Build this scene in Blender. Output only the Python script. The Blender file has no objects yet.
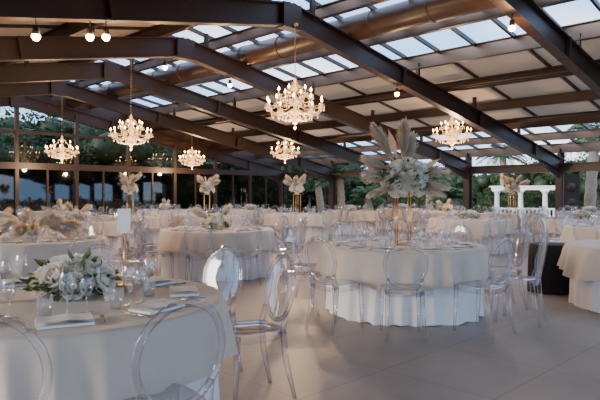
import bpy, math, random
from mathutils import Vector, Matrix
random.seed(7)
R=random.uniform
CAMZ=1.35; F=583.33; S2=math.sqrt(.5)
def X(px,D): return (px-300)/F*D
scene=bpy.context.scene

# ---------------------------------------------------------------- materials
def new_mat(name):
    m=bpy.data.materials.new(name); m.use_nodes=True
    nt=m.node_tree; nt.nodes.clear()
    out=nt.nodes.new('ShaderNodeOutputMaterial')
    return m,nt,out
def pmat(name,col,rough=.5,metal=0,noise=0,nscale=20,bump=0,trans=0,sheen=0,coords='Object'):
    m,nt,out=new_mat(name)
    b=nt.nodes.new('ShaderNodeBsdfPrincipled')
    b.inputs['Base Color'].default_value=(*col,1); b.inputs['Roughness'].default_value=rough
    b.inputs['Metallic'].default_value=metal
    if sheen: b.inputs['Sheen Weight'].default_value=sheen
    tc=nt.nodes.new('ShaderNodeTexCoord')
    if noise or bump:
        n=nt.nodes.new('ShaderNodeTexNoise'); n.inputs['Scale'].default_value=nscale; n.inputs['Detail'].default_value=4
        nt.links.new(tc.outputs[coords],n.inputs['Vector'])
        if noise:
            r=nt.nodes.new('ShaderNodeMix'); r.data_type='RGBA'
            r.inputs['A'].default_value=(*[c*(1-noise) for c in col],1)
            r.inputs['B'].default_value=(*[min(1,c*(1+noise)) for c in col],1)
            nt.links.new(n.outputs['Fac'],r.inputs['Factor']); nt.links.new(r.outputs['Result'],b.inputs['Base Color'])
        if bump:
            bp=nt.nodes.new('ShaderNodeBump'); bp.inputs['Strength'].default_value=bump; bp.inputs['Distance'].default_value=.01
            nt.links.new(n.outputs['Fac'],bp.inputs['Height']); nt.links.new(bp.outputs['Normal'],b.inputs['Normal'])
    last=b.outputs[0]
    if trans:
        t=nt.nodes.new('ShaderNodeBsdfTranslucent'); t.inputs['Color'].default_value=(*col,1)
        mx=nt.nodes.new('ShaderNodeMixShader'); mx.inputs[0].default_value=trans
        nt.links.new(b.outputs[0],mx.inputs[1]); nt.links.new(t.outputs[0],mx.inputs[2]); last=mx.outputs[0]
    nt.links.new(last,out.inputs[0]); return m
def clear_mat(name,tint,base,edge,power,diffcol,diff=.35,rough=.06,edgetint=None):
    m,nt,out=new_mat(name)
    lw=nt.nodes.new('ShaderNodeLayerWeight'); lw.inputs['Blend'].default_value=.5
    p=nt.nodes.new('ShaderNodeMath'); p.operation='POWER'; p.inputs[1].default_value=power
    ma=nt.nodes.new('ShaderNodeMath'); ma.operation='MULTIPLY_ADD'; ma.inputs[1].default_value=edge; ma.inputs[2].default_value=base; ma.use_clamp=True
    nt.links.new(lw.outputs['Facing'],p.inputs[0]); nt.links.new(p.outputs[0],ma.inputs[0])
    t=nt.nodes.new('ShaderNodeBsdfTransparent'); t.inputs[0].default_value=(*tint,1)
    if edgetint:
        mc=nt.nodes.new('ShaderNodeMix'); mc.data_type='RGBA'; mc.inputs['A'].default_value=(*tint,1); mc.inputs['B'].default_value=(*edgetint,1)
        nt.links.new(p.outputs[0],mc.inputs['Factor']); nt.links.new(mc.outputs['Result'],t.inputs[0])
    g=nt.nodes.new('ShaderNodeBsdfGlossy'); g.inputs['Roughness'].default_value=rough; g.inputs[0].default_value=(1,1,1,1)
    d=nt.nodes.new('ShaderNodeBsdfDiffuse'); d.inputs[0].default_value=(*diffcol,1)
    a=nt.nodes.new('ShaderNodeMixShader'); a.inputs[0].default_value=diff
    nt.links.new(g.outputs[0],a.inputs[1]); nt.links.new(d.outputs[0],a.inputs[2])
    mx=nt.nodes.new('ShaderNodeMixShader'); nt.links.new(ma.outputs[0],mx.inputs[0])
    nt.links.new(t.outputs[0],mx.inputs[1]); nt.links.new(a.outputs[0],mx.inputs[2])
    nt.links.new(mx.outputs[0],out.inputs[0]); return m
def emit_mat(name,col,s):
    m,nt,out=new_mat(name); e=nt.nodes.new('ShaderNodeEmission'); e.inputs[0].default_value=(*col,1); e.inputs[1].default_value=s
    nt.links.new(e.outputs[0],out.inputs[0])
    try: m.cycles.emission_sampling='NONE'
    except Exception: pass
    return m

M_steel=pmat('brown_steel',(.034,.0165,.012),.42,0,.2,3)
M_duct=pmat('duct_brown',(.062,.033,.024),.38,0,.15,6)
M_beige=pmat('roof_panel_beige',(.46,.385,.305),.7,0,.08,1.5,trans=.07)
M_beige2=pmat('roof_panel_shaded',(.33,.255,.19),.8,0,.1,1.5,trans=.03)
M_glassroof=clear_mat('roof_glass',(.93,.96,1),.03,.3,3,(.8,.85,.9),.1)
M_glasswin=clear_mat('window_glass',(.70,.76,.74),.04,.3,2.5,(.2,.2,.2),.05,.02)
M_glassdark=clear_mat('door_glass_tinted',(.20,.165,.14),.07,.3,2.5,(.05,.04,.04),.1,.03)
M_chair=clear_mat('clear_polycarbonate',(.955,.955,.97),.05,.74,1.7,(.76,.74,.82),.26,.05,(.30,.29,.35))
M_glassware=clear_mat('glassware_clear',(.96,.97,.98),.07,.8,1.6,(.85,.86,.9),.25,.03,(.45,.45,.48))
M_overlay=pmat('tablecloth_champagne',(.60,.52,.44),.75,0,.05,9,.25,sheen=.15)
M_skirt=pmat('tablecloth_white',(.82,.79,.785),.8,0,.03,8,.15,sheen=.15)
M_black=pmat('tablecloth_black',(.007,.007,.008),.75,0,.2,12,.3)
M_napkin=pmat('napkin_white',(.92,.91,.89),.85,0,.03,30,.2)
M_gold=pmat('brushed_gold',(.80,.50,.20),.28,1)
M_silver=pmat('cutlery_steel',(.35,.35,.35),.2,1)
M_rose=pmat('rose_petal_white',(.96,.93,.87),.6,0,.04,30,trans=.3)
M_rosec=pmat('rose_petal_cream',(.93,.82,.68),.6,0,.05,30,trans=.3)
M_pampas=pmat('pampas_plume',(.93,.84,.71),.9,0,.06,40,trans=.4)
M_pale=pmat('bleached_palm_spear',(.88,.77,.62),.8,0,.08,20,trans=.35)
M_leaf=pmat('foliage_leaf',(.06,.12,.03),.5,0,.35,30,trans=.2)
M_leafd=pmat('olive_leaf',(.15,.20,.09),.5,0,.3,30,trans=.2)
M_tree=pmat('tree_foliage',(.020,.043,.012),.6,0,.6,2.0,trans=.25)
M_palm=pmat('palm_frond',(.04,.09,.025),.5,0,.4,3,trans=.2)
M_bark=pmat('palm_bark',(.30,.235,.18),.9,0,.4,8,.6)
M_white=pmat('white_plaster',(.85,.83,.80),.6,0,.03,5)
M_crystal=clear_mat('crystal',(1,.92,.78),.35,.6,1.2,(1,.80,.52),.35,.03)
def glow(name,s):
    m,nt,out=new_mat(name)
    b=nt.nodes.new('ShaderNodeBsdfPrincipled'); b.inputs['Base Color'].default_value=(.80,.60,.38,1); b.inputs['Roughness'].default_value=.1
    b.inputs['Emission Color'].default_value=(1,.54,.20,1); b.inputs['Emission Strength'].default_value=s; nt.links.new(b.outputs[0],out.inputs[0])
    try: m.cycles.emission_sampling='NONE'
    except Exception: pass
    return m
M_cryglow=glow('crystal_lit',1.9); M_arm=glow('chandelier_arm_glass',.3)
M_bulb=emit_mat('candle_bulb_glow',(1,.55,.18),40)
M_candle=pmat('candle_sleeve',(.9,.82,.68),.5)
M_plastic=pmat('speaker_black',(.012,.012,.012),.5,0,.2,20)
M_paper=pmat('card_paper',(.95,.95,.94),.8)

# floor tiles
M_floor,nt,out=new_mat('floor_tiles')
tc=nt.nodes.new('ShaderNodeTexCoord'); br=nt.nodes.new('ShaderNodeTexBrick')
br.offset=0; br.inputs['Scale'].default_value=1; br.inputs['Brick Width'].default_value=.9; br.inputs['Row Height'].default_value=.9
br.inputs['Mortar Size'].default_value=.006; br.inputs['Mortar Smooth'].default_value=.2
br.inputs['Color1'].default_value=(.34,.297,.258,1); br.inputs['Color2'].default_value=(.32,.278,.242,1); br.inputs['Mortar'].default_value=(.24,.207,.18,1)
nt.links.new(tc.outputs['Object'],br.inputs['Vector'])
n=nt.nodes.new('ShaderNodeTexNoise'); n.inputs['Scale'].default_value=1.8; n.inputs['Detail'].default_value=10; n.inputs['Roughness'].default_value=.65; nt.links.new(tc.outputs['Object'],n.inputs['Vector'])
rp=nt.nodes.new('ShaderNodeMapRange'); rp.inputs['To Min'].default_value=.8; rp.inputs['To Max'].default_value=1.2; nt.links.new(n.outputs['Fac'],rp.inputs['Value'])
mm=nt.nodes.new('ShaderNodeVectorMath'); mm.operation='SCALE'; nt.links.new(br.outputs['Color'],mm.inputs[0]); nt.links.new(rp.outputs[0],mm.inputs['Scale'])
b=nt.nodes.new('ShaderNodeBsdfPrincipled'); b.inputs['Roughness'].default_value=.44
nt.links.new(mm.outputs[0],b.inputs['Base Color']); nt.links.new(b.outputs[0],out.inputs[0])
M_ground=pmat('garden_ground',(.13,.14,.085),.9,0,.3,1)

# ---------------------------------------------------------------- mesh builder
class MB:
    def __init__(s): s.v=[];s.f=[];s.m=[];s.sm=[];s.mats=[]
    def mi(s,mat):
        if mat not in s.mats: s.mats.append(mat)
        return s.mats.index(mat)
    def add(s,vs,fs,mat,M=None,smooth=True):
        o=len(s.v); k=s.mi(mat)
        if M is not None: vs=[M@Vector(p) for p in vs]
        s.v.extend([tuple(p) for p in vs])
        for f in fs: s.f.append(tuple(i+o for i in f)); s.m.append(k); s.sm.append(smooth)
    def merge(s,o,M=None):
        off=len(s.v)
        s.v.extend([tuple(M@Vector(p)) if M is not None else p for p in o.v])
        ks=[s.mi(m) for m in o.mats]
        for f,m,sm in zip(o.f,o.m,o.sm): s.f.append(tuple(i+off for i in f)); s.m.append(ks[m]); s.sm.append(sm)
    def box(s,c,size,mat,M=None):
        x,y,z=[k/2 for k in size]; c=Vector(c)
        vs=[c+Vector((a*x,b*y,d*z)) for a in(-1,1) for b in(-1,1) for d in(-1,1)]
        fs=[(0,1,3,2),(4,6,7,5),(0,4,5,1),(2,3,7,6),(0,2,6,4),(1,5,7,3)]
        s.add(vs,fs,mat,M,False)
    def beam(s,p,q,w,h,mat,off=0,side=0):
        p=Vector(p);q=Vector(q); d=(q-p).normalized()
        sd=d.cross(Vector((0,0,1)))
        if sd.length<1e-3: sd=Vector((1,0,0))
        sd.normalize(); up=sd.cross(d)
        vs=[]
        for e in(p,q):
            for a,b in((-1,-1),(1,-1),(1,1),(-1,1)): vs.append(e+sd*(a*w/2+side)+up*(b*h/2+off))
        s.add(vs,[(0,1,2,3),(7,6,5,4),(0,4,5,1),(1,5,6,2),(2,6,7,3),(3,7,4,0)],mat,None,False)
    def ibeam(s,p,q,w,h,mat,t=.03):
        s.beam(p,q,t,h-t,mat); s.beam(p,q,w,t,mat,h/2); s.beam(p,q,w,t,mat,-h/2)
    def tube(s,pts,rad,mat,seg=8,cap=True,sq=1.0,closed=False):
        pts=[Vector(p) for p in pts]; n=len(pts)
        if not hasattr(rad,'__len__'): rad=[rad]*n
        vs=[];fs=[]; prev=None
        for i,p in enumerate(pts):
            if closed: t=(pts[(i+1)%n]-pts[i-1]).normalized()
            else: t=(pts[min(i+1,n-1)]-pts[max(i-1,0)]).normalized()
            if prev is None:
                r=Vector((0,0,1)) if abs(t.z)<.9 else Vector((0,1,0))
            else: r=prev
            a=(r-t*r.dot(t))
            if a.length<1e-4: a=t.orthogonal()
            a.normalize(); b=t.cross(a); prev=a
            for k in range(seg):
                th=2*math.pi*k/seg; vs.append(p+(a*math.cos(th)+b*math.sin(th)*sq)*rad[i])
        m=n if closed else n-1
        for i in range(m):
            for k in range(seg):
                j=(i+1)%n
                fs.append((i*seg+k,i*seg+(k+1)%seg,j*seg+(k+1)%seg,j*seg+k))
        if cap and not closed:
            fs.append(tuple(range(seg))[::-1]); fs.append(tuple((n-1)*seg+k for k in range(seg)))
        s.add(vs,fs,mat)
    def lathe(s,prof,mat,seg=20,c=(0,0,0)):
        vs=[];fs=[]
        for r,z in prof:
            for k in range(seg):
                th=2*math.pi*k/seg; vs.append((c[0]+r*math.cos(th),c[1]+r*math.sin(th),c[2]+z))
        for i in range(len(prof)-1):
            for k in range(seg): fs.append((i*seg+k,i*seg+(k+1)%seg,(i+1)*seg+(k+1)%seg,(i+1)*seg+k))
        s.add(vs,fs,mat)
    def octa(s,c,r,h,mat):
        c=Vector(c); vs=[c+Vector(p) for p in((r,0,0),(0,r,0),(-r,0,0),(0,-r,0),(0,0,h*.4),(0,0,-h*.6))]
        s.add(vs,[(0,1,4),(1,2,4),(2,3,4),(3,0,4),(1,0,5),(2,1,5),(3,2,5),(0,3,5)],mat,None,False)
    def mesh(s,name):
        me=bpy.data.meshes.new(name); me.from_pydata(s.v,[],s.f)
        for m in s.mats: me.materials.append(m)
        me.polygons.foreach_set('material_index',s.m); me.polygons.foreach_set('use_smooth',s.sm); me.update()
        return me
def put(me,name,loc=(0,0,0),rz=0,sc=1,parent=None):
    o=bpy.data.objects.new(name,me); o.location=loc; o.rotation_euler=(0,0,rz)
    o.scale=(sc,sc,sc) if not hasattr(sc,'__len__') else sc
    scene.collection.objects.link(o)
    if parent is not None: o.parent=parent
    return o
HR=math.radians(45)
def hall(mb,name): return put(mb.mesh(name),name,(0,0,0),HR)   # local x=v (across span), y=u (along ridge)
def W(v,u,z=0): return Vector(((v-u)*S2,(v+u)*S2,z))

# ---------------------------------------------------------------- hall shell
VR=8.3; ZR=5.01; PIT=.183; VE=22.5; VL=-5.9; UG=24.0
def rz_(v): return ZR-abs(v-VR)*PIT
FR=[-7.6,-3.5,.6,4.6,8.63,12.45,16.3,20.15,UG]
mb=MB(); mb.box(((VE+VL)/2,(UG-9)/2,-.05),(VE-VL+.4,UG+9.4,.1),M_floor); hall(mb,'floor')
mb=MB(); mb.box((15,15,-.16),(140,140,.1),M_ground); hall(mb,'garden_ground')
UP=.8
for u in FR:
    mb=MB()
    for a,bv in((VR,VE),(VR,VL)):
        mb.ibeam((a,u,rz_(a)),(bv,u,rz_(bv)),.22,.44,M_steel)
        e=1 if bv>a else -1
        mb.beam((bv-e*1.8,u,rz_(bv-e*1.8)-.18),(bv,u,rz_(bv)-.38),.05,.3,M_steel)
        mb.box((bv,u,rz_(bv)/2-.1),(.3,.06,rz_(bv)-.2),M_steel); mb.box((bv-.14,u,rz_(bv)/2),(.03,.24,rz_(bv)),M_steel); mb.box((bv+.14,u,rz_(bv)/2+UP/2),(.03,.24,rz_(bv)+UP),M_steel)
        for k in range(1,4):
            vv=a+(bv-a)*k/3.6
            mb.beam((vv-.03,u,rz_(vv-.03)),(vv+.03,u,rz_(vv+.03)),.24,.48,M_steel)
    mb.box((VR,u,ZR-.05),(.5,.26,.5),M_steel)
    for v in (-3.5,1.2,5.9,9.0,13.0,16,19,VE-.1): mb.box((v,u,rz_(v)+.38),(.09,.09,.45),M_steel)
    hall(mb,'steel_portal_frame')
PV=[-5.9,-3.5,-1.2,1.2,3.5,5.9,8.3,9.6,11.3,13.0,15.0,17.0,19.0,20.8,22.5]
mb=MB()
for v in PV:
    big=v in(13.0,19.0,8.3,5.9,22.5)
    mb.ibeam((v,-8,rz_(v)+UP-.17),(v,UG,rz_(v)+UP-.17),.14,.34 if big else .26,M_steel,.02)
mb.ibeam((VE,-8,rz_(VE)-.1),(VE,UG,rz_(VE)-.1),.22,.3,M_steel)
for v in(14.2,17.6,3.0,-.2): mb.tube([(v,-8,rz_(v)+.3),(v,UG,rz_(v)+.3)],.07,M_steel,8)
hall(mb,'roof_purlins')
def glassv(v): return (9.0<=v<=13.0) or v>=19.0
mb=MB()
u=-8
while u<UG:
    for a,c in((8.3,13.0),(19.0,22.5)):
        mb.beam((a,u,rz_(a)+UP),(c,u,rz_(c)+UP),.06,.1,M_steel)
    u+=1.0
u=-8
while u<UG:
    for a,c in((13.0,19.0),(8.3,-5.9)):
        mb.beam((a,u,rz_(a)+UP-.02),(c,u,rz_(c)+UP-.02),.06,.07,M_steel)
    u+=2.0
hall(mb,'roof_glazing_bars')
mb=MB()
for i in range(len(PV)-1):
    a,c=PV[i],PV[i+1]
    if glassv((a+c)/2) or (8.3<=a<9.0): continue
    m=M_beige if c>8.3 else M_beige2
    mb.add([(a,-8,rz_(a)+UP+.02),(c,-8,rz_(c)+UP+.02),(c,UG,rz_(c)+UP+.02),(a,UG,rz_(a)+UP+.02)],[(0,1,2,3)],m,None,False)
hall(mb,'ceiling')
mb=MB()
for a,c in((8.3,13.0),(19.0,22.5)):
    mb.add([(a,-8,rz_(a)+UP+.06),(c,-8,rz_(c)+UP+.06),(c,UG,rz_(c)+UP+.06),(a,UG,rz_(a)+UP+.06)],[(0,1,2,3)],M_glassroof,None,False)
hall(mb,'window_skylight')
mb=MB(); vd=10.4; zd=rz_(vd)+.52
mb.tube([(vd,-8,zd),(vd,UG-.3,zd)],.29,M_duct,24)
u=-7
while u<UG-1:
    mb.tube([(vd,u,zd),(vd,u+.05,zd)],.30,M_duct,24); u+=1.5
hall(mb,'ventilation_duct')
mb=MB(); mb.add([(VE,-8,2.5),(VE,UG,2.5),(VE,UG,3.2),(VE,-8,3.2)],[(0,1,2,3)],M_glassroof,None,False); hall(mb,'window_clerestory')
mb=MB(); posts=[VL,-3.3,-.9,1.5,3.9,6.1,8.3,10.7,13.1,15.5,17.9,20.2,VE]
for v in posts: mb.box((v,UG,(rz_(v)+.1)/2),(.14,.16,rz_(v)+.1),M_steel)
mb.box(((VL+VE)/2,UG,2.42),(VE-VL,.2,.26),M_steel)
mb.box(((VL+16)/2,UG,3.75),(16-VL,.1,.12),M_steel)
mb.box(((VL+VE)/2,UG,.12),(VE-VL,.12,.24),M_steel)
for i in range(len(posts)-1):
    c=(posts[i]+posts[i+1])/2; mb.box((c,UG,1.2),(.07,.08,2.3),M_steel)
for a,c in((VR,VE),(VR,VL)): mb.beam((a,UG,rz_(a)+.5),(c,UG,rz_(c)+.5),.04,.7,M_steel)
hall(mb,'wall_back')
mb=MB()
vs=[(VL,UG,2.5),(VE,UG,2.5),(VE,UG,rz_(VE)),(VR,UG,ZR),(VL,UG,rz_(VL))]
mb.add(vs,[(0,1,2,3,4)],M_glasswin,None,False); hall(mb,'window_back_upper')
mb=MB(); mb.add([(VL,UG+.01,.2),(VE,UG+.01,.2),(VE,UG+.01,2.32),(VL,UG+.01,2.32)],[(0,1,2,3)],M_glassdark,None,False); hall(mb,'door_back_glazed')
mb=MB()
u=-7.6
while u<UG:
    mb.box((VE,u,1.15),(.06,.06,2.3),M_steel); u+=4.03
mb.box((VE,(UG-8)/2,.04),(.12,UG+8,.08),M_steel)
hall(mb,'wall_right')

# ---------------------------------------------------------------- chair
def chair_mesh():
    mb=MB(); N=28
    out=[]
    for k in range(N):
        th=2*math.pi*k/N; c,s=math.cos(th),math.sin(th)
        x=math.copysign(abs(c)**.55,c)*.205; y=math.copysign(abs(s)**.55,s)*.2
        x*=1-.1*(1-(y+.2)/.4); out.append((x,y))
    rings=[(.05,.452),(.6,.452),(.9,.458),(.985,.462),(1.0,.455),(1.0,.40),(.95,.395)]
    vs=[(x*s,y*s,z) for s,z in rings for x,y in out]; fs=[]
    for i in range(len(rings)-1):
        for k in range(N): fs.append((i*N+k,i*N+(k+1)%N,(i+1)*N+(k+1)%N,(i+1)*N+k))
    fs.append(tuple(range(N)))
    mb.add(vs,fs,M_chair)
    for sx in(-1,1):
        mb.tube([(sx*.175,.165,.45),(sx*.18,.172,.25),(sx*.183,.185,0)],[.026,.022,.014],M_chair,6)
        mb.tube([(sx*.158,-.17,.45),(sx*.162,-.19,.25),(sx*.175,-.25,0)],[.026,.022,.014],M_chair,6)
        mb.tube([(sx*.16,-.165,.43),(sx*.15,-.185,.50),(sx*.155,-.2,.57)],[.026,.022,.017],M_chair,6)
    K=40; ring=[]; zc=.705
    def bp(x,z): return Vector((x,-.2-(z-.48)*.17+.35*x*x,z))
    for k in range(K):
        th=2*math.pi*k/K; ring.append(bp(.19*math.cos(th),zc+.215*math.sin(th)))
    mb.tube(ring,.013,M_chair,6,closed=True,sq=1.4)
    vs=[bp(0,zc)];fs=[]
    for j,s in enumerate((.35,.7,.95)):
        for k in range(K):
            th=2*math.pi*k/K; p=bp(.19*s*math.cos(th),zc+.215*s*math.sin(th)); p.y-=.012*(1-s*s); vs.append(p)
    for k in range(K):
        fs.append((0,1+k,1+(k+1)%K))
        for j in range(2): fs.append((1+j*K+k,1+(j+1)*K+k,1+(j+1)*K+(k+1)%K,1+j*K+(k+1)%K))
    mb.add(vs,fs,M_chair)
    return mb.mesh('dining_chair')
CH=chair_mesh(); CHP=[]; TBL=[]
def chair(x,y,tx,ty,rot=0,force=False):
    if not force:
        for cx,cy in CHP:
            if math.hypot(cx-x,cy-y)<.50: return
        for cx,cy in TBL:
            if math.hypot(cx-tx,cy-ty)>.01 and math.hypot(cx-x,cy-y)<1.24: return
    CHP.append((x,y))
    a=math.atan2(ty-y,tx-x)-math.pi/2+rot
    return put(CH,'dining_chair',(x,y,0),a)

# ---------------------------------------------------------------- tables
def cloth(mb,Rt,z0,z1,mat,nw,amp,flare,seed,square=0,N=300,lip=.012,sharp=1.0):
    rnd=random.Random(seed); ph=[rnd.uniform(0,6.28) for _ in range(6)]
    rows=16
    vs=[(0,0,z0)];fs=[]
    for rr in(.4,.8,.97): 
        for k in range(N): th=2*math.pi*k/N; vs.append((Rt*rr*math.cos(th),Rt*rr*math.sin(th),z0))
    for i in range(rows+1):
        t=i/rows
        for k in range(N):
            th=2*math.pi*k/N
            base=math.sin(nw*th+ph[0]+1.9*math.sin(3*th+ph[1])+.8*t*math.sin(2*th+ph[5]))
            fold=(1-abs(base))**.8*2-1   # sharp ridges, soft valleys like hanging cloth
            w=(fold*sharp+base*(1-sharp))*.65+math.sin(int(nw*1.63)*th+ph[2])*.22+math.sin(5*th+ph[3])*.25
            hem=z1+square*math.cos(4*th+ph[4])+.008*math.sin(nw*th)
            z=z0-lip*(1-(1-min(1,t*6))**2) -(z0-lip-hem)*max(0,(t*1.04-.04))
            r=Rt+lip*min(1,t*5)+flare*t+amp*w*(t**.65)
            vs.append((r*math.cos(th),r*math.sin(th),z))
    tot=3+rows+1
    for k in range(N): fs.append((0,1+k,1+(k+1)%N))
    for j in range(tot-1):
        for k in range(N):
            fs.append((1+j*N+k,1+(j+1)*N+k,1+(j+1)*N+(k+1)%N,1+j*N+(k+1)%N))
    mb.add(vs,fs,mat)
def table_mesh(seed,Rt=.92,hem=.40):
    mb=MB()
    cloth(mb,Rt-.065,.735,.005,M_skirt,15,.055,.01,seed+10,sharp=.8)
    cloth(mb,Rt,.75,hem,M_overlay,10,.050,.055,seed,square=.055,sharp=.9)
    mb.lathe([(.0,.72),(.80,.72),(.80,.69),(.06,.69),(.05,.1),(.35,.03),(.35,0)],M_plastic,24)
    return mb.mesh('round_dining_table')
TM=[table_mesh(1),table_mesh(5),table_mesh(9)]

# ---------------------------------------------------------------- tableware
def wineglass(h=.2,r=.036):
    mb=MB()
    mb.lathe([(.001,.004),(.033,.003),(.034,.001)],M_glassware,16)
    mb.lathe([(.008,.004),(.004,.02),(.004,h*.45),(.010,h*.5),(r*.85,h*.62),(r,h*.74),(r*.95,h*.88),(r*.82,h)],M_glassware,16)
    return mb
def tumbler():
    mb=MB(); mb.lathe([(.001,.004),(.028,.004),(.034,.05),(.037,.10)],M_glassware,16); return mb
def napkin():
    mb=MB()
    for i in range(3): 
        n=8; w=.11-.004*i; d=.075-.003*i; vs=[];fs=[]
        for a in range(n+1):
            for c in range(n+1):
                x=-w+2*w*a/n; y=-d+2*d*c/n
                vs.append((x,y,.010+.007*i+.003*math.sin(a*1.3+i)+.002*math.cos(c*1.7)))
        for a in range(n):
            for c in range(n): fs.append((a*(n+1)+c,(a+1)*(n+1)+c,(a+1)*(n+1)+c+1,a*(n+1)+c+1))
        mb.add(vs,fs,M_napkin)
    mb.box((0,0,.006),(.21,.14,.010),M_napkin)
    return mb
def fork():
    mb=MB(); mb.tube([(0,-.1,.004),(0,0,.006),(0,.05,.008)],[.004,.003,.004],M_silver,6,sq=.6)
    for k in(-1.5,-.5,.5,1.5): mb.tube([(k*.002,.05,.008),(k*.005,.065,.007),(k*.005,.1,.009)],.0015,M_silver,5)
    return mb
def knife():
    mb=MB(); mb.tube([(0,-.11,.004),(0,-.02,.005),(0,-.01,.005)],[.005,.005,.004],M_silver,6,sq=.6)
    mb.add([(-.003,-.01,.005),(.003,-.01,.005),(.009,.02,.005),(.008,.09,.005),(-.003,.11,.005)],[(0,1,2,3,4)],M_silver); return mb
WG=wineglass(); WG2=wineglass(.17,.03); TB=tumbler(); NP=napkin(); FK=fork(); KN=knife()
def T(x,y,z=0,a=0,s=1): return Matrix.Translation((x,y,z))@Matrix.Rotation(a,4,'Z')@Matrix.Scale(s,4)
def setting_mesh(nseat,seed):
    rnd=random.Random(seed); mb=MB()
    for i in range(nseat):
        th=2*math.pi*i/nseat+rnd.uniform(-.05,.05); c,s=math.cos(th),math.sin(th)
        mb.merge(NP,T(.7*c,.7*s,.0,th+math.pi/2+rnd.uniform(-.2,.2)))
        tx,ty=-s,c
        mb.merge(FK,T(.7*c+tx*.15,.7*s+ty*.15,0,th+math.pi/2)); mb.merge(KN,T(.7*c-tx*.15,.7*s-ty*.15,0,th+math.pi/2))
        for d,g in((.0,WG),(.1,WG2),(-.09,TB)):
            mb.merge(g,T(.5*c+tx*d+rnd.uniform(-.02,.02),.5*s+ty*d,0))
    return mb.mesh('table_glassware')
SET=[setting_mesh(10,3),setting_mesh(9,4)]

# ---------------------------------------------------------------- flowers
def rose(mat,Rr=.045,seed=0):
    rnd=random.Random(seed); mb=MB()
    for L,(rad,n,pm) in enumerate(((.35,3,2.5),(.6,4,2.15),(.85,5,1.8),(1.08,6,1.45))):
        for p in range(n):
            t0=2*math.pi*p/n+L*.7+rnd.uniform(-.1,.1); w=math.pi/n*1.35; vs=[];A,B=4,4
            for i in range(A+1):
                for j in range(B+1):
                    a=-1+2*i/A; bb=j/B; ph=bb*pm*(1-.12*a*a); th=t0+a*w*(1-.25*bb*bb)
                    rr=Rr*rad*(1+.06*bb*bb*(L+.5))
                    vs.append((rr*math.sin(ph)*math.cos(th),rr*math.sin(ph)*math.sin(th),-rr*math.cos(ph)*.9))
            fs=[(i*(B+1)+j,(i+1)*(B+1)+j,(i+1)*(B+1)+j+1,i*(B+1)+j+1) for i in range(A) for j in range(B)]
            mb.add(vs,fs,mat)
    return mb
ROSES=[rose(M_rose,.052,1),rose(M_rosec,.045,2),rose(M_rose,.062,3)]
def align(d):
    return Vector(d).normalized().to_track_quat('Z','Y').to_matrix().to_4x4()
def add_leaf(mb,p,d,L,w,mat,rnd):
    d=Vector(d).normalized(); s=d.cross(Vector((rnd.uniform(-1,1),rnd.uniform(-1,1),rnd.uniform(-1,1))))
    if s.length<.05: return
    s.normalize(); n=s.cross(d); p=Vector(p)
    m1=p+d*L*.35+n*L*.06; m2=p+d*L*.7+n*L*.05
    vs=[p,m1+s*w,m1-n*w*.3,m1-s*w,m2+s*w*.7,m2-n*w*.2,m2-s*w*.7,p+d*L-n*L*.08]
    mb.add(vs,[(0,1,2),(0,2,3),(1,4,5,2),(2,5,6,3),(4,7,5),(5,7,6)],mat)
def plume(mb,p,d,L,rnd,mat=M_pampas,n=260,fat=.05,droop=.25):
    p=Vector(p); d=Vector(d).normalized(); pts=[]
    hor=Vector((d.x,d.y,0)); 
    for i in range(9):
        t=i/8; pts.append(p+d*L*t+hor*droop*L*t*t*.6-Vector((0,0,1))*droop*L*t*t*.5)
    mb.tube(pts,.003,mat,5)
    for k in range(n):
        t=rnd.uniform(.35,1); i=min(7,int(t*8)); f=t*8-i; b=pts[i].lerp(pts[i+1],f); tg=(pts[i+1]-pts[i]).normalized()
        rad=Vector((rnd.gauss(0,1),rnd.gauss(0,1),rnd.gauss(0,1))).normalized()
        env=math.sin(math.pi*min(1,(t-.3)/.75))**.7
        l=fat*(.5+env)*rnd.uniform(.7,1.3)
        e=b+tg*l*1.1+rad*l*.75*env-Vector((0,0,l*.25)); sd=tg.cross(rad).normalized()*.0042
        mid=b.lerp(e,.5)+rad*l*.12
        mb.add([b-sd,b+sd,mid+sd*1.3,e,mid-sd*1.3],[(0,1,2,3,4)],mat)
def spear(mb,p,d,L,w,rnd,mat=None):   # dried palm spear: narrow pleated pointed blade
    mat=mat or M_pale
    p=Vector(p); d=Vector(d).normalized(); s=d.cross(Vector((rnd.uniform(-.5,.5),1,0))).normalized(); n=s.cross(d)
    mb.tube([p,p+d*L*.5],.004,mat,5); b=p+d*L*.45; K=8; H=L*.55; vs=[];fs=[]
    rows=[(0,.05),(.25,.75),(.5,1.0),(.75,.7),(1,.04)]
    for t,ww in rows:
        for k in range(K+1):
            a=-1+2*k/K
            vs.append(b+d*H*t*(1-.10*a*a)+s*a*w*ww*H+n*(.010*ww if k%2 else -.010*ww))
    for r in range(len(rows)-1):
        for k in range(K): fs.append((r*(K+1)+k,r*(K+1)+k+1,(r+1)*(K+1)+k+1,(r+1)*(K+1)+k))
    mb.add(vs,fs,mat,None,False)
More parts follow.
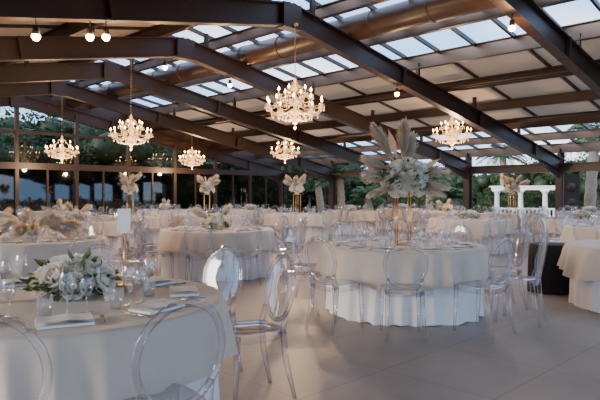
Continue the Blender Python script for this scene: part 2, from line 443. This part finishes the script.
def bouquet(mb,c,rx,rz,nr,nl,np_,rnd,ns=0,leafL=.09,plL=.5,zlo=-.25):
    c=Vector(c)
    for i in range(nr):
        t=(i+.5)/nr; z=1-(1-zlo)*t; a=i*2.4+rnd.uniform(-.3,.3); q=math.sqrt(max(0,1-z*z))
        d=Vector((q*math.cos(a),q*math.sin(a),z)); k=rnd.uniform(.85,1.12)
        p=c+Vector((d.x*rx*k,d.y*rx*k,d.z*rz*k))
        mb.merge(ROSES[rnd.randrange(3)],Matrix.Translation(p)@align(d+Vector((0,0,.2)))@Matrix.Scale(rnd.uniform(.85,1.2),4))
    for i in range(nl):
        d=Vector((rnd.gauss(0,1),rnd.gauss(0,1),rnd.gauss(.1,.7))).normalized(); k=rnd.uniform(.45,.95)
        p=c+Vector((d.x*rx*k,d.y*rx*k,d.z*rz*k))
        add_leaf(mb,p,d+Vector((rnd.uniform(-.5,.5),rnd.uniform(-.5,.5),rnd.uniform(-.3,.3))),leafL*rnd.uniform(.7,1.4),leafL*.17,M_leaf if rnd.random()<.7 else M_leafd,rnd)
    for i in range(np_):
        a=2*math.pi*i/max(1,np_)+rnd.uniform(-.4,.4); el=rnd.uniform(.5,2.2)
        d=Vector((math.cos(a),math.sin(a),el)); plume(mb,c,d,plL*rnd.uniform(.8,1.15),rnd,fat=.07,n=320)
    for i in range(ns):
        a=2*math.pi*i/max(1,ns)+rnd.uniform(-.4,.4); d=Vector((math.cos(a)*.6,math.sin(a)*.6,rnd.uniform(.7,1.6))); spear(mb,c,d,plL*1.05*rnd.uniform(.8,1.1),.2,rnd)
def stand(mb,h,w=.075):
    for sx in(-1,1):
        for sy in(-1,1): mb.tube([(sx*w,sy*w,.005),(sx*w,sy*w,h)],.0075,M_gold,8)
    for z in(.006,h):
        for k in range(4):
            a=[(-w,-w),(w,-w),(w,w),(-w,w)]; mb.tube([(*a[k],z),(*a[(k+1)%4],z)],.0075,M_gold,8)
    mb.box((0,0,h+.004),(w*2.3,w*2.3,.008),M_gold)
    mb.lathe([(.001,h+.01),(.06,h+.01),(.09,h+.09),(.085,h+.09)],M_white,20)
def tall_mesh(seed,big):
    rnd=random.Random(seed); mb=MB(); h=.56; stand(mb,h)
    if big:
        bouquet(mb,(.03,0,h+.20),.26,.22,84,220,0,rnd,0,.085,zlo=-.75)
        for d,L in (((-.50,-.1,1.0),.70),((-.9,.1,.62),.46),((-.75,-.2,.15),.40),((.0,-.1,1.3),.66),((.25,.1,1.2),.52)): plume(mb,(0,0,h+.2),d,L,rnd,n=650,fat=.075,droop=.10)
        for d,L,w_ in (((.04,-.15,1.3),.74,.11),((-.33,.1,1.2),.62,.12),((.9,-.15,.50),.50,.11)): spear(mb,(0,0,h+.2),d,L,w_,rnd)
        for d,L in (((.9,-.2,.45),.42),((.8,-.4,.0),.40)): plume(mb,(0,0,h+.2),d,L,rnd,n=420,fat=.06,droop=.4)
        for a in(-.5,.4,2.4,3.6): plume(mb,(0,0,h+.14),(math.cos(a),math.sin(a),-.05),.34,rnd,fat=.05,droop=.6)
        for k in range(30):
            a=rnd.uniform(0,6.28); d=Vector((math.cos(a),math.sin(a),rnd.uniform(-.5,.5))); b=Vector((0,0,h+.18))
            for q in range(6): add_leaf(mb,b+d*(.19+.03*q)-Vector((0,0,.006*q*q)),d+Vector((rnd.uniform(-.8,.8),rnd.uniform(-.8,.8),rnd.uniform(-.5,.5))),.06,.012,M_leaf,rnd)
    else:
        bouquet(mb,(0,0,h+.16),.19,.18,30,100,7,rnd,2,.09,plL=.42)
    return mb.mesh('tall_floral_centerpiece')
TALL=[tall_mesh(2,True),tall_mesh(8,False),tall_mesh(12,False)]
def low_mesh(seed,rx=.2,rz=.11,nr=52,nl=150,np_=0,leafL=.08):
    rnd=random.Random(seed); mb=MB(); mb.lathe([(.001,.003),(.1,.003),(.12,.06),(.115,.06)],M_white,20)
    bouquet(mb,(0,0,.075),rx,rz,nr,nl,np_,rnd,0,leafL,plL=.4,zlo=-.05)
    for k in range(60):
        a=rnd.uniform(0,6.28); d=Vector((math.cos(a),math.sin(a),rnd.uniform(-.1,.25))); add_leaf(mb,Vector((0,0,.06))+d*rx*.8,d,leafL*rnd.uniform(.9,1.6),leafL*.18,M_leaf,rnd)
    return mb.mesh('low_floral_centerpiece')
LOW=[low_mesh(4),low_mesh(6,.2,.16,34,140,2)]

# place tables ---------------------------------------------------
rad=math.radians
AX,AY=-1.37,3.3; BX,BY=1.19,6.75
others=[(32,7.6,None,None,0),(75,12.5,None,1,1),(130,15.2,1,None,2),(-2,10.0,None,1,0),(207,16.2,2,None,1),(297,16.8,1,None,2),(350,19.6,None,0,0),
 (470,13.6,None,0,1),(512,16.7,2,None,2),(622,10.4,None,0,0),(402,22,None,0,1),(250,21,None,0,2),(60,18.4,None,1,0),(165,20.6,None,1,1),(590,18,None,0,2),(446,19.2,None,1,0),(580,13.6,None,0,1)]
TBL=[(AX,AY),(BX,BY),(X(217,9.7),9.7),(4.12,6.95)]+[(X(p[0],p[1]),p[1]) for p in others]
def table(x,y,rot=0,n=10,tall=None,low=None,setn=0,k=0,chr_=1.18,a0=0):
    put(TM[k%3],'round_dining_table',(x,y,0),rot)
    if setn is not None: put(SET[setn%2],'table_glassware',(x,y,.752),rot+.3)
    if tall is not None: put(TALL[tall],'tall_floral_centerpiece',(x,y,.752),R(0,6) if tall else 0)
    if low is not None: put(LOW[low],'low_floral_centerpiece',(x,y,.752),R(0,6))
    for i in range(n):
        a=a0+2*math.pi*i/n+R(-.07,.07); r=chr_+R(-.03,.08)
        chair(x+r*math.cos(a),y+r*math.sin(a),x,y,R(-.15,.15))
put(TM[0],'round_dining_table',(AX,AY,0),.5)
for deg,r in((-77,1.06),(-47,1.10),(29,1.18),(58,1.2),(100,1.18),(150,1.15)):
    a=rad(deg); chair(AX+r*math.cos(a),AY+r*math.sin(a),AX,AY,R(-.08,.08),True)
put(LOW[0],'low_floral_centerpiece',(AX+.04,AY+.12,.752),.4,(1.05,1.05,1.15))
mb=MB(); mb.lathe([(.001,.012),(.05,.012),(.052,.0)],M_gold,24); mb.tube([(0,0,.01),(0,0,.34)],.0055,M_gold,8)
mb.tube([(-.03,0,.34),(.03,0,.34)],.004,M_gold,6); mb.tube([(-.03,0,.34),(-.03,0,.36)],.003,M_gold,6); mb.tube([(.03,0,.34),(.03,0,.36)],.003,M_gold,6)
mb.box((0,0,.42),(.08,.003,.155),M_paper)
put(mb.mesh('table_card_holder'),'table_card_holder',(X(124,3.72),3.72,.752),.1)
mes_wg=WG.mesh('wine_glass'); mes_wg2=WG2.mesh('wine_glass_small'); mes_tb=TB.mesh('water_tumbler')
mes_np=NP.mesh('folded_napkin'); mes_fk=FK.mesh('fork'); mes_kn=KN.mesh('table_knife')
HX,HY=X(124,3.72),3.72
for i in range(9):
    a=rad(-105+i*40); c,s=math.cos(a),math.sin(a); t=(-s,c); r=.70; ra=a+math.pi/2+R(-.15,.15)
    put(mes_np,'folded_napkin',(AX+r*c,AY+r*s,.752),ra,1.15)
    put(mes_fk,'fork',(AX+r*c+t[0]*.17,AY+r*s+t[1]*.17,.752),ra)
    put(mes_kn,'table_knife',(AX+r*c-t[0]*.17,AY+r*s-t[1]*.17,.752),ra)
    for d,m,nm in((.02,mes_wg,'wine_glass'),(.11,mes_wg2,'wine_glass'),(-.08,mes_tb,'water_tumbler')):
        gx,gy=AX+.5*c+t[0]*d,AY+.5*s+t[1]*d
        if math.hypot(gx-HX,gy-HY)<.1: continue
        put(m,nm,(gx,gy,.752),0,1.05)
mb=MB(); mb.lathe([(.001,.004),(.03,.004),(.034,.07)],M_glassware,16); mb.lathe([(.001,.035),(.024,.035),(.024,.005)],M_candle,14)
tl=mb.mesh('candle_votive')
for dx,dy in((.32,-.08),(-.30,-.12),(.34,.22)): put(tl,'candle_votive',(AX+dx,AY+dy,.752))
table(BX,BY,.2,10,tall=0,k=1,setn=0,chr_=1.2,a0=rad(-98))
for dx,dy in((.25,-.1),(-.2,-.2)): put(tl,'candle_votive',(BX+dx,BY+dy,.752))
table(X(217,9.7),9.7,1.0,10,low=1,k=2,setn=1,a0=.2)
for i,(px,D,t,l,k) in enumerate(others):
    table(X(px,D),D,i*.7,9 if i%2 else 8,tall=t,low=l,k=k,setn=i,a0=i*.5)
mb=MB(); rnd=random.Random(31); mb.lathe([(.001,.003),(.07,.003),(.1,.12),(.07,.2),(.065,.2)],M_white,20)
for i in range(15):
    a=i*2.4; plume(mb,(0,0,.14),(math.cos(a),math.sin(a),R(.2,1.0)),R(.34,.5),rnd,n=420,fat=.085,droop=.5)
put(mb.mesh('pampas_arrangement'),'pampas_arrangement',(X(32,7.6),7.6,.752))
put(TM[1],'round_dining_table',(4.16,6.9,0),2.1,(1,1,.97))
mb=MB(); cloth(mb,.27,.655,.003,M_black,9,.012,.02,77); mb.lathe([(.001,.64),(.24,.64),(.24,.61),(.04,.61),(.04,.02),(.2,.02),(.2,0)],M_plastic,20)
put(mb.mesh('black_draped_side_table'),'black_draped_side_table',(3.44,8.0,0),0,1)

# ---------------------------------------------------------------- chandeliers
def chand_mesh():
    mb=MB(); rnd=random.Random(3)
    mb.lathe([(.001,.46),(.02,.45),(.03,.42),(.012,.39),(.018,.33),(.05,.28),(.055,.25),(.02,.21),(.02,.15),(.035,.1),(.07,.03),(.075,0),(.03,-.06),(.03,-.1),(.09,-.15),(.1,-.18),(.04,-.23),(.03,-.28),(.055,-.33),(.04,-.38),(.001,-.42)],M_cryglow,16)
    def arm(a,r,z0,drop):
        c,s=math.cos(a),math.sin(a); pr=[(.03,z0-drop*.3),(.15*r/.5,z0-drop*.8),(.3*r/.5,z0-drop*1.1),(.42*r/.5,z0-drop*.95),(r,z0-drop*.4),(r,z0)]
        pts=[]
        for i in range(len(pr)-1):
            for t in(0,.5): 
                p=[pr[i][q]*(1-t)+pr[i+1][q]*t for q in(0,1)]; pts.append((p[0]*c,p[0]*s,p[1]))
        pts.append((r*c,r*s,z0)); mb.tube(pts,.010,M_arm,6)
        mb.lathe([(.008,z0-.01),(.045,z0+.005),(.055,z0+.018)],M_crystal,12,(r*c,r*s,0))
        mb.tube([(r*c,r*s,z0),(r*c,r*s,z0+.085)],.012,M_candle,8)
        mb.lathe([(.006,z0+.085),(.020,z0+.108),(.017,z0+.13),(.001,z0+.165)],M_bulb,8,(r*c,r*s,0))
        for q in range(5):
            b=q*1.257; x,y=r*c+.05*math.cos(b),r*s+.05*math.sin(b)
            mb.octa((x,y,z0-.01),.006,.02,M_cryglow); mb.octa((x,y,z0-.045),.012,.055,M_cryglow)
        mb.octa((r*c*.62,r*s*.62,z0-drop*1.1-.05),.015,.08,M_cryglow)
        mb.octa((r*c*.85,r*s*.85,z0-drop*.95-.04),.013,.06,M_cryglow)
    for i in range(10): arm(2*math.pi*i/10,.52,-.06,.15)
    for i in range(6): arm(2*math.pi*i/6+.3,.30,.14,.12)
    def swag(p,q,sag,n,r=.009):
        p=Vector(p);q=Vector(q)
        for i in range(n+1):
            t=i/n; c=p.lerp(q,t)-Vector((0,0,sag*4*t*(1-t))); mb.octa(c,r,r*2.4,M_cryglow)
    for i in range(10):
        a=2*math.pi*i/10; b=2*math.pi*(i+1)/10
        swag((.5*math.cos(a),.5*math.sin(a),-.06),(.5*math.cos(b),.5*math.sin(b),-.06),.08,9)
        if i%2==0: swag((.05*math.cos(a),.05*math.sin(a),.05),(.5*math.cos(a),.5*math.sin(a),-.04),.08,13)
        swag((.34*math.cos(a),.34*math.sin(a),-.24),(.08*math.cos(a),.08*math.sin(a),-.30),.05,8)
    for i in range(6):
        a=2*math.pi*i/6+.3; swag((.02*math.cos(a),.02*math.sin(a),.42),(.14*math.cos(a),.14*math.sin(a),.27),.03,7); swag((.14*math.cos(a),.14*math.sin(a),.27),(.29*math.cos(a),.29*math.sin(a),.14),.04,7)
        mb.tube([(.02*math.cos(a),.02*math.sin(a),.24),(.09*math.cos(a),.09*math.sin(a),.33),(.15*math.cos(a),.15*math.sin(a),.29),(.14*math.cos(a),.14*math.sin(a),.25)],.006,M_arm,5); mb.octa((.14*math.cos(a),.14*math.sin(a),.22),.013,.06,M_cryglow)
    for k in range(14):
        a=k*.449; 
        for j in range(3): mb.octa((.1*math.cos(a),.1*math.sin(a),-.2-.05*j),.009,.045,M_cryglow)
    mb.octa((0,0,-.45),.035,.1,M_cryglow)
    return mb.mesh('crystal_chandelier')
CM=chand_mesh()
for px,py,D in((295,103,11.9),(131,132,17.2),(452,132,18.4),(285,150,24.0),(192,158,27.0),(62,149,22.2)):
    x=X(px,D); z=CAMZ+(193-py)/F*D; o=put(CM,'crystal_chandelier',(x,D,z),R(0,1),1.1)
    v=(x+D)*S2; top=rz_(v)+(-.2 if px==295 else UP-.3)
    mb=MB(); L=(top-z)/1.1; zz=.44; k=0
    while zz<L:
        pts=[]; 
        for q in range(8):
            t=2*math.pi*q/8; dx,dz=.011*math.cos(t),.024*math.sin(t)
            pts.append((dx,0,zz+dz) if k%2 else (0,dx,zz+dz))
        mb.tube(pts,.0035,M_gold,5,closed=True); zz+=.036; k+=1
    mb.lathe([(.001,L),(.06,L),(.05,L-.03),(.001,L-.05)],M_gold,14)
    put(mb.mesh('chain'),'chain',(0,0,0),0,1,o)
    l=bpy.data.lights.new('chandelier_light','POINT'); l.energy=240; l.color=(1,.64,.35); l.shadow_soft_size=.08
    lo=bpy.data.objects.new('chandelier_light',l); scene.collection.objects.link(lo); lo.parent=o; lo.location=(0,0,-.62)
mb=MB(); mb.lathe([(.001,.1),(.035,.1),(.05,.0),(.04,.0)],M_steel,14); mb.lathe([(.05,.005),(.055,-.03),(.035,-.065),(.001,-.08)],M_bulb,14); mb.tube([(0,0,.1),(0,0,.25)],.008,M_steel,6)
sp=mb.mesh('ceiling_spotlight')
for px,py,u in((36,18,8.63),(90,19,8.63),(106,23,8.63),(512,7,4.6),(397,72,8.63),(165,62,12.45),(230,88,12.45)):
    dx=(px-300)/F; D=u/((1-dx)*S2); v=(1+dx)*D*S2; o=put(sp,'ceiling_spotlight',(dx*D,D,rz_(v)-.46),0,1.15)
    l=bpy.data.lights.new('spot_glow','POINT'); l.energy=80; l.color=(1,.58,.26); l.shadow_soft_size=.06
    lo=bpy.data.objects.new('spot_glow',l); scene.collection.objects.link(lo); lo.parent=o; lo.location=(0,0,-.16)

# ---------------------------------------------------------------- garden
def tree_mesh(seed,h,w,n,conic=False,trunk=.5):
    rnd=random.Random(seed); mb=MB()
    mb.tube([(0,0,-.1),(.03,.02,trunk),(0,0,h*.7)],[.12,.1,.04],M_bark,8)
    blobs=[]
    if conic: blobs=[(0,0,trunk+(h-trunk)*t,w*(1-t)**.6*.55+.08) for t in [i/9 for i in range(10)]]
    else:
        for i in range(14):
            a=rnd.uniform(0,6.28); r=rnd.uniform(0,w*.4); blobs.append((r*math.cos(a),r*math.sin(a),rnd.uniform(trunk+.3,h-.5),rnd.uniform(.45,.8)*w*.5))
    for (bx,by,bz,br_) in blobs:
        mb.lathe([(.01,-br_*.7),(br_*.6,-br_*.4),(br_*.75,0),(br_*.55,br_*.45),(.01,br_*.7)],M_tree,8,(bx,by,bz))
        for k in range(n//len(blobs)):
            d=Vector((rnd.gauss(0,1),rnd.gauss(0,1),rnd.gauss(0,1))).normalized(); p=Vector((bx,by,bz))+d*br_*rnd.uniform(.6,1.15)
            add_leaf(mb,p,d+Vector((rnd.uniform(-1,1),rnd.uniform(-1,1),rnd.uniform(-1,.5))),.2,.05,M_tree,rnd)
    return mb.mesh('garden_tree')
TR=[tree_mesh(1,4.2,2.8,2400),tree_mesh(2,4.8,3,2400),tree_mesh(3,4.6,1.3,1500,True,.2)]
def palm_mesh(seed,h,n=16,L=1.5,trunkr=.2):
    rnd=random.Random(seed); mb=MB()
    mb.tube([(0,0,-.1)]+[(0.0,.02*i,h*i/14) for i in range(1,15)],[trunkr*(1.25 if i%2 else 1.08)*(1-.015*i) for i in range(15)],M_bark,12)
    for i in range(n):
        a=i*2.4; el=rnd.uniform(.0,1.3); d=Vector((math.cos(a)*math.cos(el),math.sin(a)*math.cos(el),math.sin(el))); pts=[]
        for k in range(9):
            t=k/8; pts.append(Vector((0,.28,h))+d*L*t-Vector((0,0,1))*L*.55*t*t)
        mb.tube(pts,.012,M_palm,4)
        for k in range(1,9):
            tg=(pts[k]-pts[k-1]).normalized(); sd=tg.cross(Vector((0,0,1))).normalized()
            for q in range(4):
                b=pts[k-1].lerp(pts[k],q/4)
                for s in(-1,1): add_leaf(mb,b,sd*s+tg*.7-Vector((0,0,.35)),L*.33*math.sin(math.pi*min(1,(k+.8)/9.5))**.6,.018,M_palm,rnd)
    return mb.mesh('palm_tree')
PM=[palm_mesh(1,2.3,26),palm_mesh(2,1.2,24),palm_mesh(4,3.6,26,1.7)]
rnd=random.Random(5)
v=-5
i=0
while v<32:
    p=W(v,UG+rnd.uniform(2.5,4)); put(TR[i%3],'garden_tree',(p.x,p.y,-.1),rnd.uniform(0,6),rnd.uniform(.9,1.1))
    p=W(v+.8,UG+rnd.uniform(5.5,8)); put(TR[(i+1)%2],'garden_tree',(p.x,p.y,-.1),rnd.uniform(0,6),rnd.uniform(1.1,1.4)); v+=1.5; i+=1
u=-2; i=0
while u<36:
    p=W(VE+rnd.uniform(9.5,11.5),u); put(TR[i%2],'garden_tree',(p.x,p.y,-.1),rnd.uniform(0,6),rnd.uniform(.62,.9)); u+=1.1; i+=1
for px,D,k in((342,31,0),(372,33,1),(455,29,1),(322,34,0),(588,23.5,2),(505,34,2),(430,33,0),(575,33,0)):
    put(PM[k],'palm_tree',(X(px,D),D,-.1),px)
def hedge(L,h,seed):
    rnd=random.Random(seed); mb=MB(); mb.box((0,0,h*.47),(L-.15,.7,h*.9),M_tree)
    for k in range(int(L*420)):
        x=rnd.uniform(-L/2,L/2); f=rnd.random()
        p=(x,-.38 if f<.6 else rnd.uniform(-.4,.4),rnd.uniform(0,h) if f<.6 else h*.93)
        add_leaf(mb,p,(rnd.uniform(-1,1),rnd.uniform(-1,.2),rnd.uniform(-.3,1)),.13,.035,M_tree,rnd)
    return mb.mesh('garden_hedge')
HG=hedge(6,1.5,3)
for k in range(6):
    p=W(VE+8,1+k*6.1); put(HG,'garden_hedge',(p.x,p.y,-.1),rad(135)+math.pi)
mb=MB(); NC=4
for k in range(NC):
    x=k*1.15; mb.box((x,0,.06),(.42,.42,.12),M_white); mb.lathe([(.17,.12),(.17,.16),(.13,.2),(.115,1.4),(.16,1.47),(.18,1.53)],M_white,16,(x,0,0)); mb.box((x,0,1.57),(.4,.4,.08),M_white)
    if k<NC-1:
        for j in range(5): mb.lathe([(.05,.1),(.07,.25),(.035,.45),(.05,.6),(.05,.62)],M_white,10,(x+.2+.19*j,0,0))
        mb.box((x+.575,0,.66),(1.15,.16,.08),M_white)
mb.box(((NC-1)*.575,0,1.68),((NC-1)*1.15+.5,.36,.16),M_white); mb.box(((NC-1)*.575,0,1.78),((NC-1)*1.15+.7,.46,.06),M_white)
put(mb.mesh('white_garden_colonnade'),'white_garden_colonnade',(X(497,30),30.0,-.1),rad(-30))
mb=MB(); mb.box((0,0,1.05),(.5,.45,1.9),M_plastic); mb.box((0,0,.05),(.6,.55,.1),M_plastic)
for z in(.5,1.0,1.55): mb.tube([(0,-.225,z),(0,-.24,z)],.17,M_steel,20)
put(mb.mesh('loudspeaker_tower'),'loudspeaker_tower',(X(571,20.5),20.5,0),rad(-20))

# ---------------------------------------------------------------- world + light
w=bpy.data.worlds.new('sky'); scene.world=w; w.use_nodes=True; nt=w.node_tree; nt.nodes.clear()
out=nt.nodes.new('ShaderNodeOutputWorld'); bg=nt.nodes.new('ShaderNodeBackground')
tc=nt.nodes.new('ShaderNodeTexCoord'); n=nt.nodes.new('ShaderNodeTexNoise'); n.inputs['Scale'].default_value=3.2; n.inputs['Detail'].default_value=7
mp=nt.nodes.new('ShaderNodeMapping'); mp.inputs['Scale'].default_value=(1,1,2.6)
nt.links.new(tc.outputs['Generated'],mp.inputs['Vector']); nt.links.new(mp.outputs[0],n.inputs['Vector'])
cr=nt.nodes.new('ShaderNodeValToRGB'); cr.color_ramp.elements[0].position=.46; cr.color_ramp.elements[0].color=(.30,.52,.86,1); cr.color_ramp.elements[1].position=.72; cr.color_ramp.elements[1].color=(.95,.94,.94,1)
nt.links.new(n.outputs['Fac'],cr.inputs[0]); nt.links.new(cr.outputs[0],bg.inputs[0]); bg.inputs[1].default_value=3.9
nt.links.new(bg.outputs[0],out.inputs[0])
s=bpy.data.lights.new('sun','SUN'); s.energy=8.5; s.angle=.5; s.color=(1,.87,.73); so=bpy.data.objects.new('sun',s); so.rotation_euler=(rad(72),0,rad(-66)); scene.collection.objects.link(so)

cam=bpy.data.cameras.new('camera'); co=bpy.data.objects.new('camera',cam); scene.collection.objects.link(co)
co.location=(0,0,CAMZ); co.rotation_euler=(rad(90),0,0); cam.lens=35; cam.sensor_width=36; cam.shift_y=-7/600; cam.clip_end=300
scene.camera=co
